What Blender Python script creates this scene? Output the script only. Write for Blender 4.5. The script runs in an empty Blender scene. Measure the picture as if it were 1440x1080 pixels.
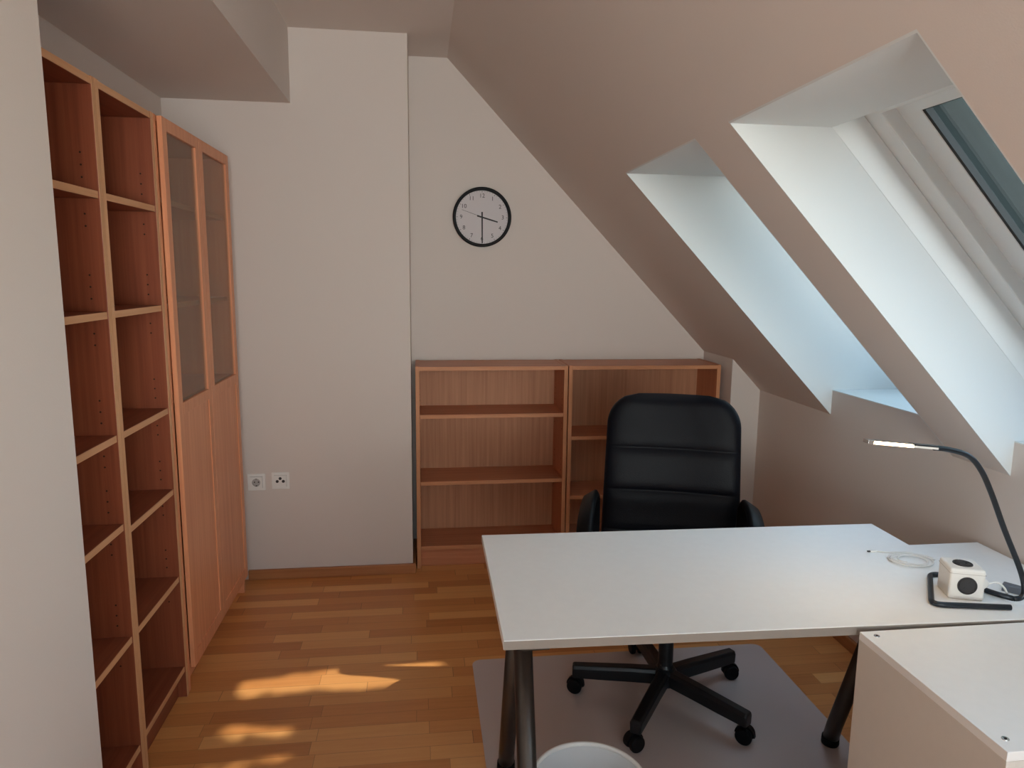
import bpy, bmesh, math, random
from mathutils import Vector, Matrix
random.seed(7)
C = bpy.context.scene.collection
PI = math.pi

# ------------------------------------------------------------------ helpers
def link(o):
    C.objects.link(o)
    return o

def thing(name, label, cat, loc=(0, 0, 0), rz=0.0, group=None):
    o = link(bpy.data.objects.new(name, None))
    o.empty_display_size = 0.05
    o.location = loc
    o.rotation_euler = (0, 0, rz)
    o['label'] = label
    o['category'] = cat
    if group:
        o['group'] = group
    return o

def obj(name, bm, m, parent=None, bevel=0.0, smooth=False, label=None, loc=None, rot=None, seg=2):
    bmesh.ops.recalc_face_normals(bm, faces=bm.faces[:])
    me = bpy.data.meshes.new(name)
    bm.to_mesh(me)
    bm.free()
    me.materials.append(m)
    o = link(bpy.data.objects.new(name, me))
    if parent:
        o.parent = parent
    if loc:
        o.location = loc
    if rot:
        o.rotation_euler = rot
    if smooth:
        for p in me.polygons:
            p.use_smooth = True
    if bevel:
        b = o.modifiers.new('bevel', 'BEVEL')
        b.width = bevel
        b.segments = seg
        b.limit_method = 'ANGLE'
        b.angle_limit = math.radians(40)
        b.harden_normals = False
    if label:
        o['label'] = label
    return o

def structure(name, bm, m, **k):
    o = obj(name, bm, m, **k)
    if not k.get('parent'):
        o['kind'] = 'structure'
    return o

def box(bm, x0, x1, y0, y1, z0, z1):
    vs = [bm.verts.new(p) for p in ((x0,y0,z0),(x1,y0,z0),(x1,y1,z0),(x0,y1,z0),(x0,y0,z1),(x1,y0,z1),(x1,y1,z1),(x0,y1,z1))]
    for f in ((0,3,2,1),(4,5,6,7),(0,1,5,4),(1,2,6,5),(2,3,7,6),(3,0,4,7)):
        bm.faces.new([vs[i] for i in f])
    return bm

def BX(*a):
    return box(bmesh.new(), *a)

def prism(bm, poly, axis, a0, a1):
    """extrude a 2-D polygon along an axis ('y': poly is (x,z); 'z': poly is (x,y); 'x': poly is (y,z))"""
    def P(p, a):
        return {'y': (p[0], a, p[1]), 'z': (p[0], p[1], a), 'x': (a, p[0], p[1])}[axis]
    A = [bm.verts.new(P(p, a0)) for p in poly]
    B = [bm.verts.new(P(p, a1)) for p in poly]
    n = len(poly)
    bm.faces.new(A)
    bm.faces.new(B[::-1])
    for i in range(n):
        bm.faces.new([A[i], A[(i+1) % n], B[(i+1) % n], B[i]])
    return bm

def catmull(pts, n=8, closed=False):
    pts = [Vector(p) for p in pts]
    out = []
    N = len(pts)
    rng = range(N if closed else N-1)
    for i in rng:
        if closed:
            p0, p1, p2, p3 = pts[(i-1) % N], pts[i], pts[(i+1) % N], pts[(i+2) % N]
        else:
            p0, p1, p2, p3 = pts[max(i-1,0)], pts[i], pts[i+1], pts[min(i+2,N-1)]
        for k in range(n):
            t = k/n
            out.append(0.5*((2*p1)+(-p0+p2)*t+(2*p0-5*p1+4*p2-p3)*t*t+(-p0+3*p1-3*p2+p3)*t**3))
    if not closed:
        out.append(pts[-1])
    return out

def sweep(bm, pts, prof, closed=False, up=(0,0,1), caps=True):
    """sweep a 2-D profile (list of (a,b): a sideways, b up) along points"""
    pts = [Vector(p) for p in pts]
    N = len(pts)
    rings = []
    prev = Vector(up)
    for i, p in enumerate(pts):
        if closed:
            t = pts[(i+1) % N]-pts[(i-1) % N]
        else:
            t = pts[min(i+1,N-1)]-pts[max(i-1,0)]
        t.normalize()
        u = prev-prev.dot(t)*t
        if u.length < 1e-4:
            u = Vector((1,0,0))-Vector((1,0,0)).dot(t)*t
        u.normalize()
        prev = u
        s = t.cross(u)
        rings.append([bm.verts.new(p+s*a+u*b) for a, b in prof])
    n = len(prof)
    for i in range(N if closed else N-1):
        A, B = rings[i], rings[(i+1) % N]
        for j in range(n):
            bm.faces.new([A[j], A[(j+1) % n], B[(j+1) % n], B[j]])
    if caps and not closed:
        bm.faces.new(rings[0][::-1])
        bm.faces.new(rings[-1])
    return bm

def circ(r, n=12, ry=None):
    ry = ry or r
    return [(r*math.cos(2*PI*i/n), ry*math.sin(2*PI*i/n)) for i in range(n)]

def tube(bm, pts, r, n=12, closed=False, up=(0,0,1)):
    return sweep(bm, pts, circ(r, n), closed, up)

def lathe(bm, prof, n=48, M=None):
    """prof (r,z) revolved about z; r=0 ends are closed"""
    rings = []
    for r, z in prof:
        if r < 1e-6:
            rings.append([bm.verts.new((0,0,z))])
        else:
            rings.append([bm.verts.new((r*math.cos(2*PI*i/n), r*math.sin(2*PI*i/n), z)) for i in range(n)])
    for A, B in zip(rings, rings[1:]):
        for i in range(n):
            a = [A[i % len(A)], A[(i+1) % len(A)]] if len(A) > 1 else [A[0]]
            b = [B[(i+1) % len(B)], B[i % len(B)]] if len(B) > 1 else [B[0]]
            if len(a)+len(b) > 2:
                bm.faces.new(a+b)
    if M:
        bmesh.ops.transform(bm, matrix=M, verts=[v for R in rings for v in R])
    return bm

def rrect(w, h, r, n=8, cx=0, cy=0):
    out = []
    for qx, qy, a0 in ((1,1,0),(-1,1,90),(-1,-1,180),(1,-1,270)):
        for k in range(n+1):
            a = math.radians(a0+90*k/n)
            out.append((cx+qx*(w/2-r)+r*math.cos(a), cy+qy*(h/2-r)+r*math.sin(a)))
    return out

# ------------------------------------------------------------------ materials
class NT:
    def __init__(s, name):
        s.m = bpy.data.materials.new(name)
        s.m.use_nodes = True
        s.t = s.m.node_tree
        s.b = s.t.nodes['Principled BSDF']
        s.out = s.t.nodes['Material Output']
    def n(s, typ, **k):
        nd = s.t.nodes.new(typ)
        for a, v in k.items():
            setattr(nd, a, v)
        return nd
    def l(s, a, b):
        s.t.links.new(a, b)
    def math(s, op, a, b=None):
        nd = s.n('ShaderNodeMath', operation=op)
        for i, v in enumerate((a, b)):
            if v is None:
                continue
            if hasattr(v, 'links') or hasattr(v, 'is_linked'):
                s.l(v, nd.inputs[i])
            else:
                nd.inputs[i].default_value = v
        return nd.outputs[0]

def rgb(r, g, b):
    return (r, g, b, 1)

def plain(name, col, rough=0.5, metal=0.0, bump=0.0, bscale=200, var=0.0, spec=0.5):
    k = NT(name)
    k.b.inputs['Base Color'].default_value = rgb(*col)
    k.b.inputs['Roughness'].default_value = rough
    k.b.inputs['Metallic'].default_value = metal
    k.b.inputs['Specular IOR Level'].default_value = spec
    tc = k.n('ShaderNodeTexCoord')
    nz = k.n('ShaderNodeTexNoise')
    nz.inputs['Scale'].default_value = bscale
    nz.inputs['Detail'].default_value = 3
    k.l(tc.outputs['Object'], nz.inputs['Vector'])
    if bump:
        bp = k.n('ShaderNodeBump')
        bp.inputs['Strength'].default_value = bump
        bp.inputs['Distance'].default_value = 0.002
        k.l(nz.outputs['Fac'], bp.inputs['Height'])
        k.l(bp.outputs['Normal'], k.b.inputs['Normal'])
    if var:
        r = k.n('ShaderNodeValToRGB')
        r.color_ramp.elements[0].position = 0.3
        r.color_ramp.elements[0].color = rgb(*[c*(1-var) for c in col])
        r.color_ramp.elements[1].position = 0.7
        r.color_ramp.elements[1].color = rgb(*[min(1, c*(1+var)) for c in col])
        k.l(nz.outputs['Fac'], r.inputs['Fac'])
        k.l(r.outputs['Color'], k.b.inputs['Base Color'])
    return k.m

def wood(name, c0, c1, axis, rough=0.42, scale=1.0, spec=0.4):
    """fine straight veneer grain running along an axis"""
    k = NT(name)
    tc = k.n('ShaderNodeTexCoord')
    mp = k.n('ShaderNodeMapping')
    sc = [60*scale]*3
    sc['xyz'.index(axis)] = 1.6*scale
    mp.inputs['Scale'].default_value = sc
    k.l(tc.outputs['Object'], mp.inputs['Vector'])
    nz = k.n('ShaderNodeTexNoise')
    nz.inputs['Scale'].default_value = 1.0
    nz.inputs['Detail'].default_value = 5
    nz.inputs['Roughness'].default_value = 0.6
    k.l(mp.outputs['Vector'], nz.inputs['Vector'])
    n2 = k.n('ShaderNodeTexNoise')
    n2.inputs['Scale'].default_value = 2.2
    n2.inputs['Detail'].default_value = 2
    k.l(tc.outputs['Object'], n2.inputs['Vector'])
    mix = k.math('ADD', k.math('MULTIPLY', nz.outputs['Fac'], 0.7), k.math('MULTIPLY', n2.outputs['Fac'], 0.3))
    r = k.n('ShaderNodeValToRGB')
    r.color_ramp.elements[0].position = 0.36
    r.color_ramp.elements[0].color = rgb(*c0)
    r.color_ramp.elements[1].position = 0.64
    r.color_ramp.elements[1].color = rgb(*c1)
    k.l(mix, r.inputs['Fac'])
    k.l(r.outputs['Color'], k.b.inputs['Base Color'])
    k.b.inputs['Roughness'].default_value = rough
    k.b.inputs['Specular IOR Level'].default_value = spec
    return k.m

def parquet():
    k = NT('oak_parquet')
    tc = k.n('ShaderNodeTexCoord')
    sp = k.n('ShaderNodeSeparateXYZ')
    k.l(tc.outputs['Object'], sp.inputs[0])
    X, Y = sp.outputs['X'], sp.outputs['Y']
    W, L = 0.066, 0.40
    yr = k.math('DIVIDE', Y, W)
    row = k.math('FLOOR', yr)
    wr = k.n('ShaderNodeTexWhiteNoise', noise_dimensions='1D')
    k.l(row, wr.inputs['W'])
    off = k.math('MULTIPLY', wr.outputs['Value'], 7.3)
    # per-row strip length variation
    len_ = k.math('ADD', k.math('MULTIPLY', k.math('FRACT', k.math('MULTIPLY', wr.outputs['Value'], 17.0)), 0.22), L-0.08)
    xr = k.math('ADD', k.math('DIVIDE', X, len_), off)
    col = k.math('FLOOR', xr)
    cmb = k.n('ShaderNodeCombineXYZ')
    k.l(row, cmb.inputs['X']); k.l(col, cmb.inputs['Y'])
    wn = k.n('ShaderNodeTexWhiteNoise', noise_dimensions='2D')
    k.l(cmb.outputs[0], wn.inputs['Vector'])
    # grain, shifted in each strip
    gx = k.math('ADD', k.math('MULTIPLY', X, 4.0), k.math('MULTIPLY', wn.outputs['Value'], 60.0))
    gy = k.math('MULTIPLY', Y, 70.0)
    gc = k.n('ShaderNodeCombineXYZ')
    k.l(gx, gc.inputs['X']); k.l(gy, gc.inputs['Y'])
    nz = k.n('ShaderNodeTexNoise')
    nz.inputs['Scale'].default_value = 1.0
    nz.inputs['Detail'].default_value = 6
    nz.inputs['Roughness'].default_value = 0.65
    nz.inputs['Distortion'].default_value = 0.6
    k.l(gc.outputs[0], nz.inputs['Vector'])
    f = k.math('ADD', k.math('MULTIPLY', wn.outputs['Value'], 0.62), k.math('MULTIPLY', nz.outputs['Fac'], 0.42))
    r = k.n('ShaderNodeValToRGB')
    e = r.color_ramp.elements
    e[0].position = 0.10; e[0].color = rgb(0.47, 0.168, 0.050)
    e[1].position = 0.95; e[1].color = rgb(0.80, 0.410, 0.150)
    m = e.new(0.5); m.color = rgb(0.64, 0.270, 0.084)
    k.l(f, r.inputs['Fac'])
    # joints
    fy = k.math('FRACT', yr); fx = k.math('FRACT', xr)
    jy = k.math('LESS_THAN', fy, 0.018)
    jx = k.math('LESS_THAN', fx, 0.004)
    j = k.math('MAXIMUM', jy, jx)
    mx = k.n('ShaderNodeMix', data_type='RGBA')
    k.l(k.math('MULTIPLY', j, 0.55), mx.inputs['Factor'])
    k.l(r.outputs['Color'], mx.inputs[6])
    mx.inputs[7].default_value = rgb(0.09, 0.035, 0.014)
    k.l(mx.outputs[2], k.b.inputs['Base Color'])
    k.b.inputs['Roughness'].default_value = 0.36
    k.b.inputs['Specular IOR Level'].default_value = 0.45
    bp = k.n('ShaderNodeBump')
    bp.inputs['Strength'].default_value = 0.12
    bp.inputs['Distance'].default_value = 0.001
    k.l(nz.outputs['Fac'], bp.inputs['Height'])
    k.l(bp.outputs['Normal'], k.b.inputs['Normal'])
    return k.m

def translucent(name, col, alpha, rough, tint=(1, 1, 1)):
    k = NT(name)
    k.b.inputs['Base Color'].default_value = rgb(*col)
    k.b.inputs['Roughness'].default_value = rough
    tr = k.n('ShaderNodeBsdfTransparent')
    tr.inputs['Color'].default_value = rgb(*tint)
    mix = k.n('ShaderNodeMixShader')
    mix.inputs['Fac'].default_value = alpha
    k.l(tr.outputs[0], mix.inputs[1]); k.l(k.b.outputs[0], mix.inputs[2])
    k.l(mix.outputs[0], k.out.inputs['Surface'])
    return k.m

def glass_mat():
    k = NT('window_glass')
    tr = k.n('ShaderNodeBsdfTransparent')
    tr.inputs['Color'].default_value = rgb(0.94, 0.97, 0.96)
    gl = k.n('ShaderNodeBsdfGlossy')
    gl.inputs['Roughness'].default_value = 0.02
    fr = k.n('ShaderNodeFresnel')
    ge = k.n('ShaderNodeNewGeometry')      # a thin pane reflects the same from both sides
    k.l(k.math('ADD', k.math('MULTIPLY', ge.outputs['Backfacing'], 1/1.45-1.45), 1.45), fr.inputs['IOR'])
    mix = k.n('ShaderNodeMixShader')
    k.l(fr.outputs[0], mix.inputs['Fac'])
    k.l(tr.outputs[0], mix.inputs[1]); k.l(gl.outputs[0], mix.inputs[2])
    k.l(mix.outputs[0], k.out.inputs['Surface'])
    return k.m

def emit(name, col, st):
    k = NT(name)
    k.b.inputs['Base Color'].default_value = rgb(0.9, 0.85, 0.75)
    k.b.inputs['Emission Color'].default_value = rgb(*col)
    k.b.inputs['Emission Strength'].default_value = st
    return k.m

WALL = plain('painted_plaster', (0.67, 0.605, 0.56), 0.85, bump=0.12, bscale=260, spec=0.25)
LINING = plain('white_lining', (0.68, 0.705, 0.70), 0.45, bscale=60, spec=0.4)
PVC = plain('white_window_frame', (0.76, 0.79, 0.79), 0.35, bscale=60)
CLAD = plain('dark_cladding', (0.008, 0.015, 0.014), 0.7, metal=0.0, bscale=30, spec=.2)
GASKET = plain('black_gasket', (0.01, 0.012, 0.012), 0.6)
FLOOR = parquet()
BE0, BE1 = (0.63, 0.245, 0.120), (0.78, 0.345, 0.175)
WZ = wood('beech_veneer_upright', BE0, BE1, 'z')
WX = wood('beech_veneer_across', BE0, BE1, 'x')
WY = wood('beech_veneer_along', BE0, BE1, 'y')
EDZ = wood('beech_edge_upright', (0.50, 0.205, 0.090), (0.62, 0.285, 0.135), 'z', 0.5)
EDZT = wood('pale_beech_edge_upright', (0.56, 0.28, 0.135), (0.70, 0.385, 0.20), 'z', 0.5)
BACK = wood('beech_back_panel', (0.50, 0.225, 0.115), (0.64, 0.320, 0.175), 'z', 0.55)
BASEW = wood('baseboard_wood', (0.34, 0.13, 0.05), (0.46, 0.20, 0.08), 'x', 0.4)
HOLE = plain('drilled_hole', (0.03, 0.012, 0.006), 0.9)
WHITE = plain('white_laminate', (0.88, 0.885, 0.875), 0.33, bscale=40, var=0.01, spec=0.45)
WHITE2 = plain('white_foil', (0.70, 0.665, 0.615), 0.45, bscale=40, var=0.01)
EDGE_SHADE = plain('shaded_edge_band', (0.27, 0.24, 0.215), 0.6)  # shade on the desk's front edge is put into this darker colour
LEATHER = plain('black_leather', (0.0035, 0.004, 0.007), 0.42, bump=0.3, bscale=320, spec=.12)
BPLAST = plain('black_plastic', (0.005, 0.005, 0.006), 0.5, bscale=90, spec=.14)
BMETAL = plain('black_coated_metal', (0.007, 0.008, 0.010), 0.38, metal=0.1)
LEGM = plain('dark_grey_metal', (0.095, 0.083, 0.075), 0.36, metal=0.8)
LAMPM = plain('dark_blue_grey_metal', (0.020, 0.026, 0.034), 0.30, metal=0.35)
CHROME = plain('brushed_metal', (0.55, 0.55, 0.55), 0.25, metal=1.0)
PLW = plain('white_plastic', (0.80, 0.79, 0.76), 0.38)
PLG = plain('dark_grey_plastic', (0.022, 0.020, 0.022), 0.5)
PLUGG = plain('slate_grey_plastic', (0.10, 0.115, 0.14), 0.4)
DIAL = plain('clock_dial_paper', (0.60, 0.56, 0.57), 0.6)
INK = plain('black_ink', (0.02, 0.018, 0.02), 0.6)
MAT = translucent('smoky_vinyl', (0.76, 0.68, 0.66), 0.60, 0.34, (0.96, 0.93, 0.92))
FROST = translucent('smoked_cabinet_glass', (0.46, 0.39, 0.32), 0.24, 0.30, (0.94, 0.92, 0.89))
BINM = plain('white_bin_plastic', (0.62, 0.64, 0.66), 0.4)
GLASS = glass_mat()

# ------------------------------------------------------------------ room shell
X_L, X_K = -1.14, 1.75           # niche back wall, knee wall
Y_B, Y_P, Y_R = 3.83, 3.487, -1.7  # alcove back, projecting wall face, rear wall
Z_C = 2.605
M_S, C_IN, C_OUT = 1.04, 2.757, 3.054   # roof slope  z = c - 1.04 x
def zs(x, c=C_IN): return c-M_S*x
def xs(z, c=C_IN): return (c-z)/M_S

structure('floor', BX(-3.2, 2.3, Y_R-.2, Y_B+.3, -0.12, 0), FLOOR)
# flat ceiling up to where the slope begins
bm = bmesh.new()
prism(bm, [(-3.2, Z_C), (xs(Z_C), Z_C), (xs(Z_C, C_OUT), Z_C+.0), (xs(Z_C+.2, C_OUT), Z_C+.2), (-3.2, Z_C+.2)], 'y', Y_R-.2, Y_B+.3)
structure('ceiling', bm, WALL)
structure('ceiling_bulkhead', BX(-3.0, -0.58, Y_R, Y_P+.1, 2.28, Z_C+.01), WALL)
# walls
structure('wall_back', BX(-0.2, 2.3, Y_B, Y_B+.2, 0, Z_C), WALL)
structure('wall_projecting', BX(-3.0, -0.05, Y_P, Y_B+.2, 0, Z_C), WALL)
structure('wall_left', BX(X_L-.1, X_L, 1.55, Y_P+.05, 0, 2.3), WALL)
structure('wall_near_left', BX(-3.0, -0.752, Y_R, 1.62, 0, 2.29), WALL)
RW = (-.35, 1.60, .72, 2.35)       # rear window opening behind the photographer, unseen and added for fill light
bm = bmesh.new()
box(bm, -3.2, RW[0], Y_R-.2, Y_R, 0, Z_C+.1); box(bm, RW[1], 2.3, Y_R-.2, Y_R, 0, Z_C+.1)
box(bm, RW[0], RW[1], Y_R-.2, Y_R, 0, RW[2]); box(bm, RW[0], RW[1], Y_R-.2, Y_R, RW[3], Z_C+.1)
structure('wall_rear', bm, WALL)
bm = bmesh.new()
for x0, x1, z0_, z1_ in ((RW[0], RW[0]+.07, RW[2], RW[3]), (RW[1]-.07, RW[1], RW[2], RW[3]), (.59, .66, RW[2], RW[3]), (RW[0]+.07, RW[1]-.07, RW[2], RW[2]+.08), (RW[0]+.07, RW[1]-.07, RW[3]-.07, RW[3])):
    box(bm, x0, x1, Y_R-.13, Y_R-.06, z0_, z1_)
rwin = structure('window_5', bm, PVC, bevel=.003)
obj('pane', BX(RW[0]+.06, RW[1]-.06, Y_R-.10, Y_R-.096, RW[2]+.07, RW[3]-.06), GLASS, rwin)
structure('wall_pillar', BX(1.592, X_K+.1, 3.45, Y_B+.05, 0, 1.30), WALL, bevel=.004)

WIN = [(2.085, 2.805), (1.135, 1.855), (0.0, 0.72), (-1.25, -0.53)]  # last two openings are unseen, added to let in more light
ZT, ZB = 1.92, 1.04
bm = bmesh.new()
ys = sorted([Y_R-.2, Y_B+.3]+[v for w in WIN for v in w])
for a, b in zip(ys, ys[1:]):
    hole = any(abs(w[0]-a) < 1e-6 for w in WIN)
    top = [(xs(Z_C), Z_C), (xs(Z_C, C_OUT), Z_C)]
    if hole:
        prism(bm, [(xs(Z_C), Z_C), (xs(ZT), ZT), (xs(ZT, C_OUT), ZT), (xs(Z_C, C_OUT), Z_C)], 'y', a, b)
    else:
        prism(bm, [(xs(Z_C), Z_C), (X_K, zs(X_K)), (X_K+.45, zs(X_K)), (X_K+.45, zs(X_K+.45, C_OUT)), (xs(Z_C, C_OUT), Z_C)], 'y', a, b)
structure('ceiling_slope', bm, WALL)
bm = bmesh.new()
box(bm, X_K, X_K+.45, Y_R-.2, Y_B+.2, 0, zs(X_K))
for a, b in WIN:
    prism(bm, [(X_K, zs(X_K)), (X_K, ZB), (xs(ZB, C_OUT), ZB), (X_K+.45, zs(X_K+.45, C_OUT)), (X_K+.45, zs(X_K))], 'y', a, b)
structure('wall_right', bm, WALL)

# baseboards
structure('baseboard_projecting', BX(-0.86, -0.035, Y_P-.015, Y_P, 0, .052), BASEW, bevel=.003)
structure('baseboard_alcove', BX(-0.05, -0.035, Y_P, Y_B, 0, .052), BASEW, bevel=.003)
structure('baseboard_back', BX(-0.035, 1.592, Y_B-.012, Y_B, 0, .052), BASEW, bevel=.003)
structure('baseboard_right', BX(X_K-.015, X_K, Y_R, 3.45, 0, .052), wood('baseboard_wood_along', (0.34, 0.13, 0.05), (0.46, 0.20, 0.08), 'y', 0.4), bevel=.003)
structure('baseboard_near_left', BX(-0.752, -0.737, Y_R, 1.62, 0, .052), BASEW, bevel=.003)

# ------------------------------------------------------------------ roof windows
NRM = math.sqrt(1+M_S**2)
DS = Vector((1, 0, -M_S))/NRM
DN = Vector((M_S, 0, 1))/NRM
def window(idx, y0, y1, deep=0.0, SB=.062, SC=.140):
    w = link(bpy.data.objects.new('window_%d' % idx, None))
    w['kind'] = 'structure'
    P0 = Vector((xs(ZT, C_OUT), 0, ZT))
    S = (Vector((xs(ZB, C_OUT), 0, ZB))-P0).length
    w.location = P0+Vector((deep, (y0+y1)/2, 0))
    hw = (y1-y0)/2
    def V(s, t, n): return DS*s+DN*n+Vector((0, t, 0))
    def ring(bm, s0, s1, t0, ds0, ds1, dt, n0, n1):
        # outer rectangle s0..s1, |t|<=t0 ; inner inset by ds0 (top) ds1 (bottom) dt (sides)
        o = [(s0,-t0),(s1,-t0),(s1,t0),(s0,t0)]
        i = [(s0+ds0,-t0+dt),(s1-ds1,-t0+dt),(s1-ds1,t0-dt),(s0+ds0,t0-dt)]
        O0=[bm.verts.new(V(*p,n0)) for p in o]; O1=[bm.verts.new(V(*p,n1)) for p in o]
        I0=[bm.verts.new(V(*p,n0)) for p in i]; I1=[bm.verts.new(V(*p,n1)) for p in i]
        for k in range(4):
            q=(k+1)%4
            bm.faces.new([O0[k],O0[q],I0[q],I0[k]]); bm.faces.new([O1[k],I1[k],I1[q],O1[q]])
            bm.faces.new([O0[k],O1[k],O1[q],O0[q]]); bm.faces.new([I0[k],I0[q],I1[q],I1[k]])
        return bm
    # lining boards of the reveal (world-shaped prisms moved into local space)
    e = .004
    T = Matrix.Translation(-w.location)
    bm = bmesh.new()
    side = [(xs(ZT), ZT), (xs(ZT, C_OUT)+deep, ZT), (xs(ZB, C_OUT)+deep, ZB), (X_K, ZB), (X_K, zs(X_K))]
    prism(bm, side, 'y', y0, y0+e); prism(bm, side, 'y', y1-e, y1)
    prism(bm, [(xs(ZT)+e*1.0, ZT-e), (xs(ZT), ZT), (xs(ZT, C_OUT)+deep, ZT), (xs(ZT-e, C_OUT)+deep, ZT-e)], 'y', y0+e, y1-e)
    prism(bm, [(X_K, ZB), (X_K, ZB+e), (xs(ZB+e, C_OUT)+deep, ZB+e), (xs(ZB, C_OUT)+deep, ZB)], 'y', y0+e, y1-e)
    bmesh.ops.transform(bm, matrix=T, verts=bm.verts[:])
    obj('lining', bm, LINING, w)
    if deep:      # outer upstand that carries the raised frame
        xt, xb = xs(ZT, C_OUT), xs(ZB, C_OUT)
        bm = bmesh.new()
        prism(bm, [(xt, ZT), (xt+deep, ZT), (xt+deep-.05, ZT+.052), (xt-.05, ZT+.052)], 'y', y0-.05, y1+.05)
        prism(bm, [(xb, ZB), (xb+deep, ZB), (xb+deep+.05, ZB-.052), (xb+.05, ZB-.052)], 'y', y0-.05, y1+.05)
        for ya, yb in ((y0-.05, y0), (y1, y1+.05)):
            prism(bm, [(xt, ZT), (xt+deep, ZT), (xb+deep, ZB), (xb, ZB)], 'y', ya, yb)
        bmesh.ops.transform(bm, matrix=T, verts=bm.verts[:])
        obj('upstand', bm, CLAD, w)
    # fixed frame: thin lip inside, extends outward past the reveal
    fr = obj('window_frame', ring(bmesh.new(), -.05, S+.05, hw+.05, .050+TOPA, .056, .05+.004, 0, .088), PVC, w, bevel=.002)
    sash = obj('sash', ring(bmesh.new(), TOPA-.014, S-.002, hw+.002, TOPB-TOPA+.014, .075, SB+.004, .0885, .150), PVC, w, bevel=.003)
    obj('glazing_bead', ring(bmesh.new(), TOPB-.005, S-.07, hw-SB+.003, TOPC-TOPB+.005, .035, SC-SB, .128, .147), PVC, sash, bevel=.002)
    gs0, gs1, gt = TOPC-.01, S-.095, hw-SC+.008
    obj('gasket', ring(bmesh.new(), gs0, gs1, gt, .012, .012, .015, .130, .1465), GASKET, sash)
    bm = bmesh.new()
    for n0, n1 in ((.147, .151),):
        P = [V(s,t,n) for n in (n0,n1) for s,t in ((gs0-.02,-gt-.02),(gs1+.02,-gt-.02),(gs1+.02,gt+.02),(gs0-.02,gt+.02))]
        vs = [bm.verts.new(p) for p in P]
        for f in ((0,3,2,1),(4,5,6,7),(0,1,5,4),(1,2,6,5),(2,3,7,6),(3,0,4,7)):
            bm.faces.new([vs[i] for i in f])
    obj('pane', bm, GLASS, sash)
    obj('outer_cladding', ring(bmesh.new(), -.07, S+.07, hw+.07, .07+TOPC-.03, .10, .07+SC-.055, .1515, .335), CLAD, w, bevel=.006)
    obj('roof_flashing', ring(bmesh.new(), -.11, S+.11, hw+.11, .06, .06, .06, .0, .19), CLAD, w)
    return w
TOPA, TOPB, TOPC = .004, .055, .100
for i, (a, b) in enumerate(WIN):
    if i == 0:
        window(1, a, b, .118, .040, .085)
    else:
        window(i+1, a, b)

# ------------------------------------------------------------------ bookcases
T = .02
def shelf_holes(bm, side_x, inward, zs_, fy, by):
    for z in zs_:
        for y in (fy, by):
            M = Matrix.Translation((side_x, y, z)) @ Matrix.Rotation(PI/2, 4, 'Y')
            lathe(bm, [(0, -.0006), (.0026, -.0006), (.0026, .0006), (0, .0006)], 10, M)

def bookcase(name, label, W, H, shelf_tops, loc, rz, group, mats, holes=True):
    """front faces local -y, x across, base at origin front-left corner"""
    D = .28
    WZ, WX, BACK, EDZ, EDX = mats
    t = thing(name, label, 'bookcase', loc, rz, group)
    box_part = lambda n, a, m, **k: obj(n, BX(*a), m, t, bevel=.0012, **k)
    box_part('side_panel', (0, T, 0, D, 0, H), WZ)
    box_part('side_panel', (W-T, W, 0, D, 0, H), WZ)
    box_part('top_panel', (T, W-T, .002, D, H-T-.002, H-.002), WX)
    box_part('back_panel', (T, W-T, D-.012, D-.006, .02, H-T), BACK)
    box_part('plinth', (T, W-T, .03, .045, 0, shelf_tops[-1]-T), WX)
    # pale edge banding on the two sides
    for x0, x1 in ((0.0005, T-.0005), (W-T+.0005, W-.0005)):
        obj('edge_band', BX(x0, x1, -.0012, 0, 0, H-.0005), EDZ, t)
    obj('edge_band', BX(T, W-T, .0005, .002, H-T-.0015, H-.0025), EDX, t)
    for z in shelf_tops:
        s = box_part('shelf', (T+.001, W-T-.001, .004, D-.014, z-T, z), WX)
        obj('edge_band', BX(T+.001, W-T-.001, .0025, .004, z-T+.0005, z-.0005), EDX, s)
    if holes:
        bm = bmesh.new()
        zz = []
        for z in shelf_tops[:-1]:
            zz += [z+.035, z+.067, z+.099, z-.06, z-.092]
        shelf_holes(bm, T+.0001, 1, zz, .04, .23)
        shelf_holes(bm, W-T-.0001, 1, zz, .04, .23)
        obj('peg_holes', bm, HOLE, t)
    return t
EDX = wood('beech_edge_across', (0.50, 0.205, 0.090), (0.62, 0.285, 0.135), 'x', 0.5)
EDXT = wood('pale_beech_edge_across', (0.56, 0.28, 0.135), (0.70, 0.385, 0.20), 'x', 0.5)

XF = -0.848
RD0, RD1 = (0.20, 0.046, 0.020), (0.30, 0.082, 0.036)  # dimness of the unlit tall units is mixed into their wood colour
TALLM = (wood('shaded_red_beech_upright', RD0, RD1, 'z'), wood('shaded_red_beech_across', RD0, RD1, 'x'), wood('shaded_red_beech_back', RD0, RD1, 'z'), EDZT, EDXT)
# tall narrow pair: fronts face +X, so rotate +90deg (local -y -> +x, local x -> +y)
R90 = PI/2
G1 = 'tall narrow open bookcases along the left wall'
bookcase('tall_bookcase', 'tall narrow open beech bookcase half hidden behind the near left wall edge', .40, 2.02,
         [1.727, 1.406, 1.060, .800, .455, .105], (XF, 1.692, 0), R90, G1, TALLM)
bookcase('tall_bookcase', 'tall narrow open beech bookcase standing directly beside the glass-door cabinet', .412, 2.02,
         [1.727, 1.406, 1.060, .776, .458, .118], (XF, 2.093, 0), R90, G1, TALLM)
G2 = 'low wide bookcases against the back wall'
LW0, LW1 = (0.46, 0.165, 0.078), (0.58, 0.240, 0.118)
LOWM = (wood('brown_beech_upright', LW0, LW1, 'z'), wood('brown_beech_across', LW0, LW1, 'x'), wood('brown_beech_back', (0.42, 0.185, 0.094), (0.56, 0.270, 0.145), 'z', 0.55), EDZ, EDX)
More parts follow.
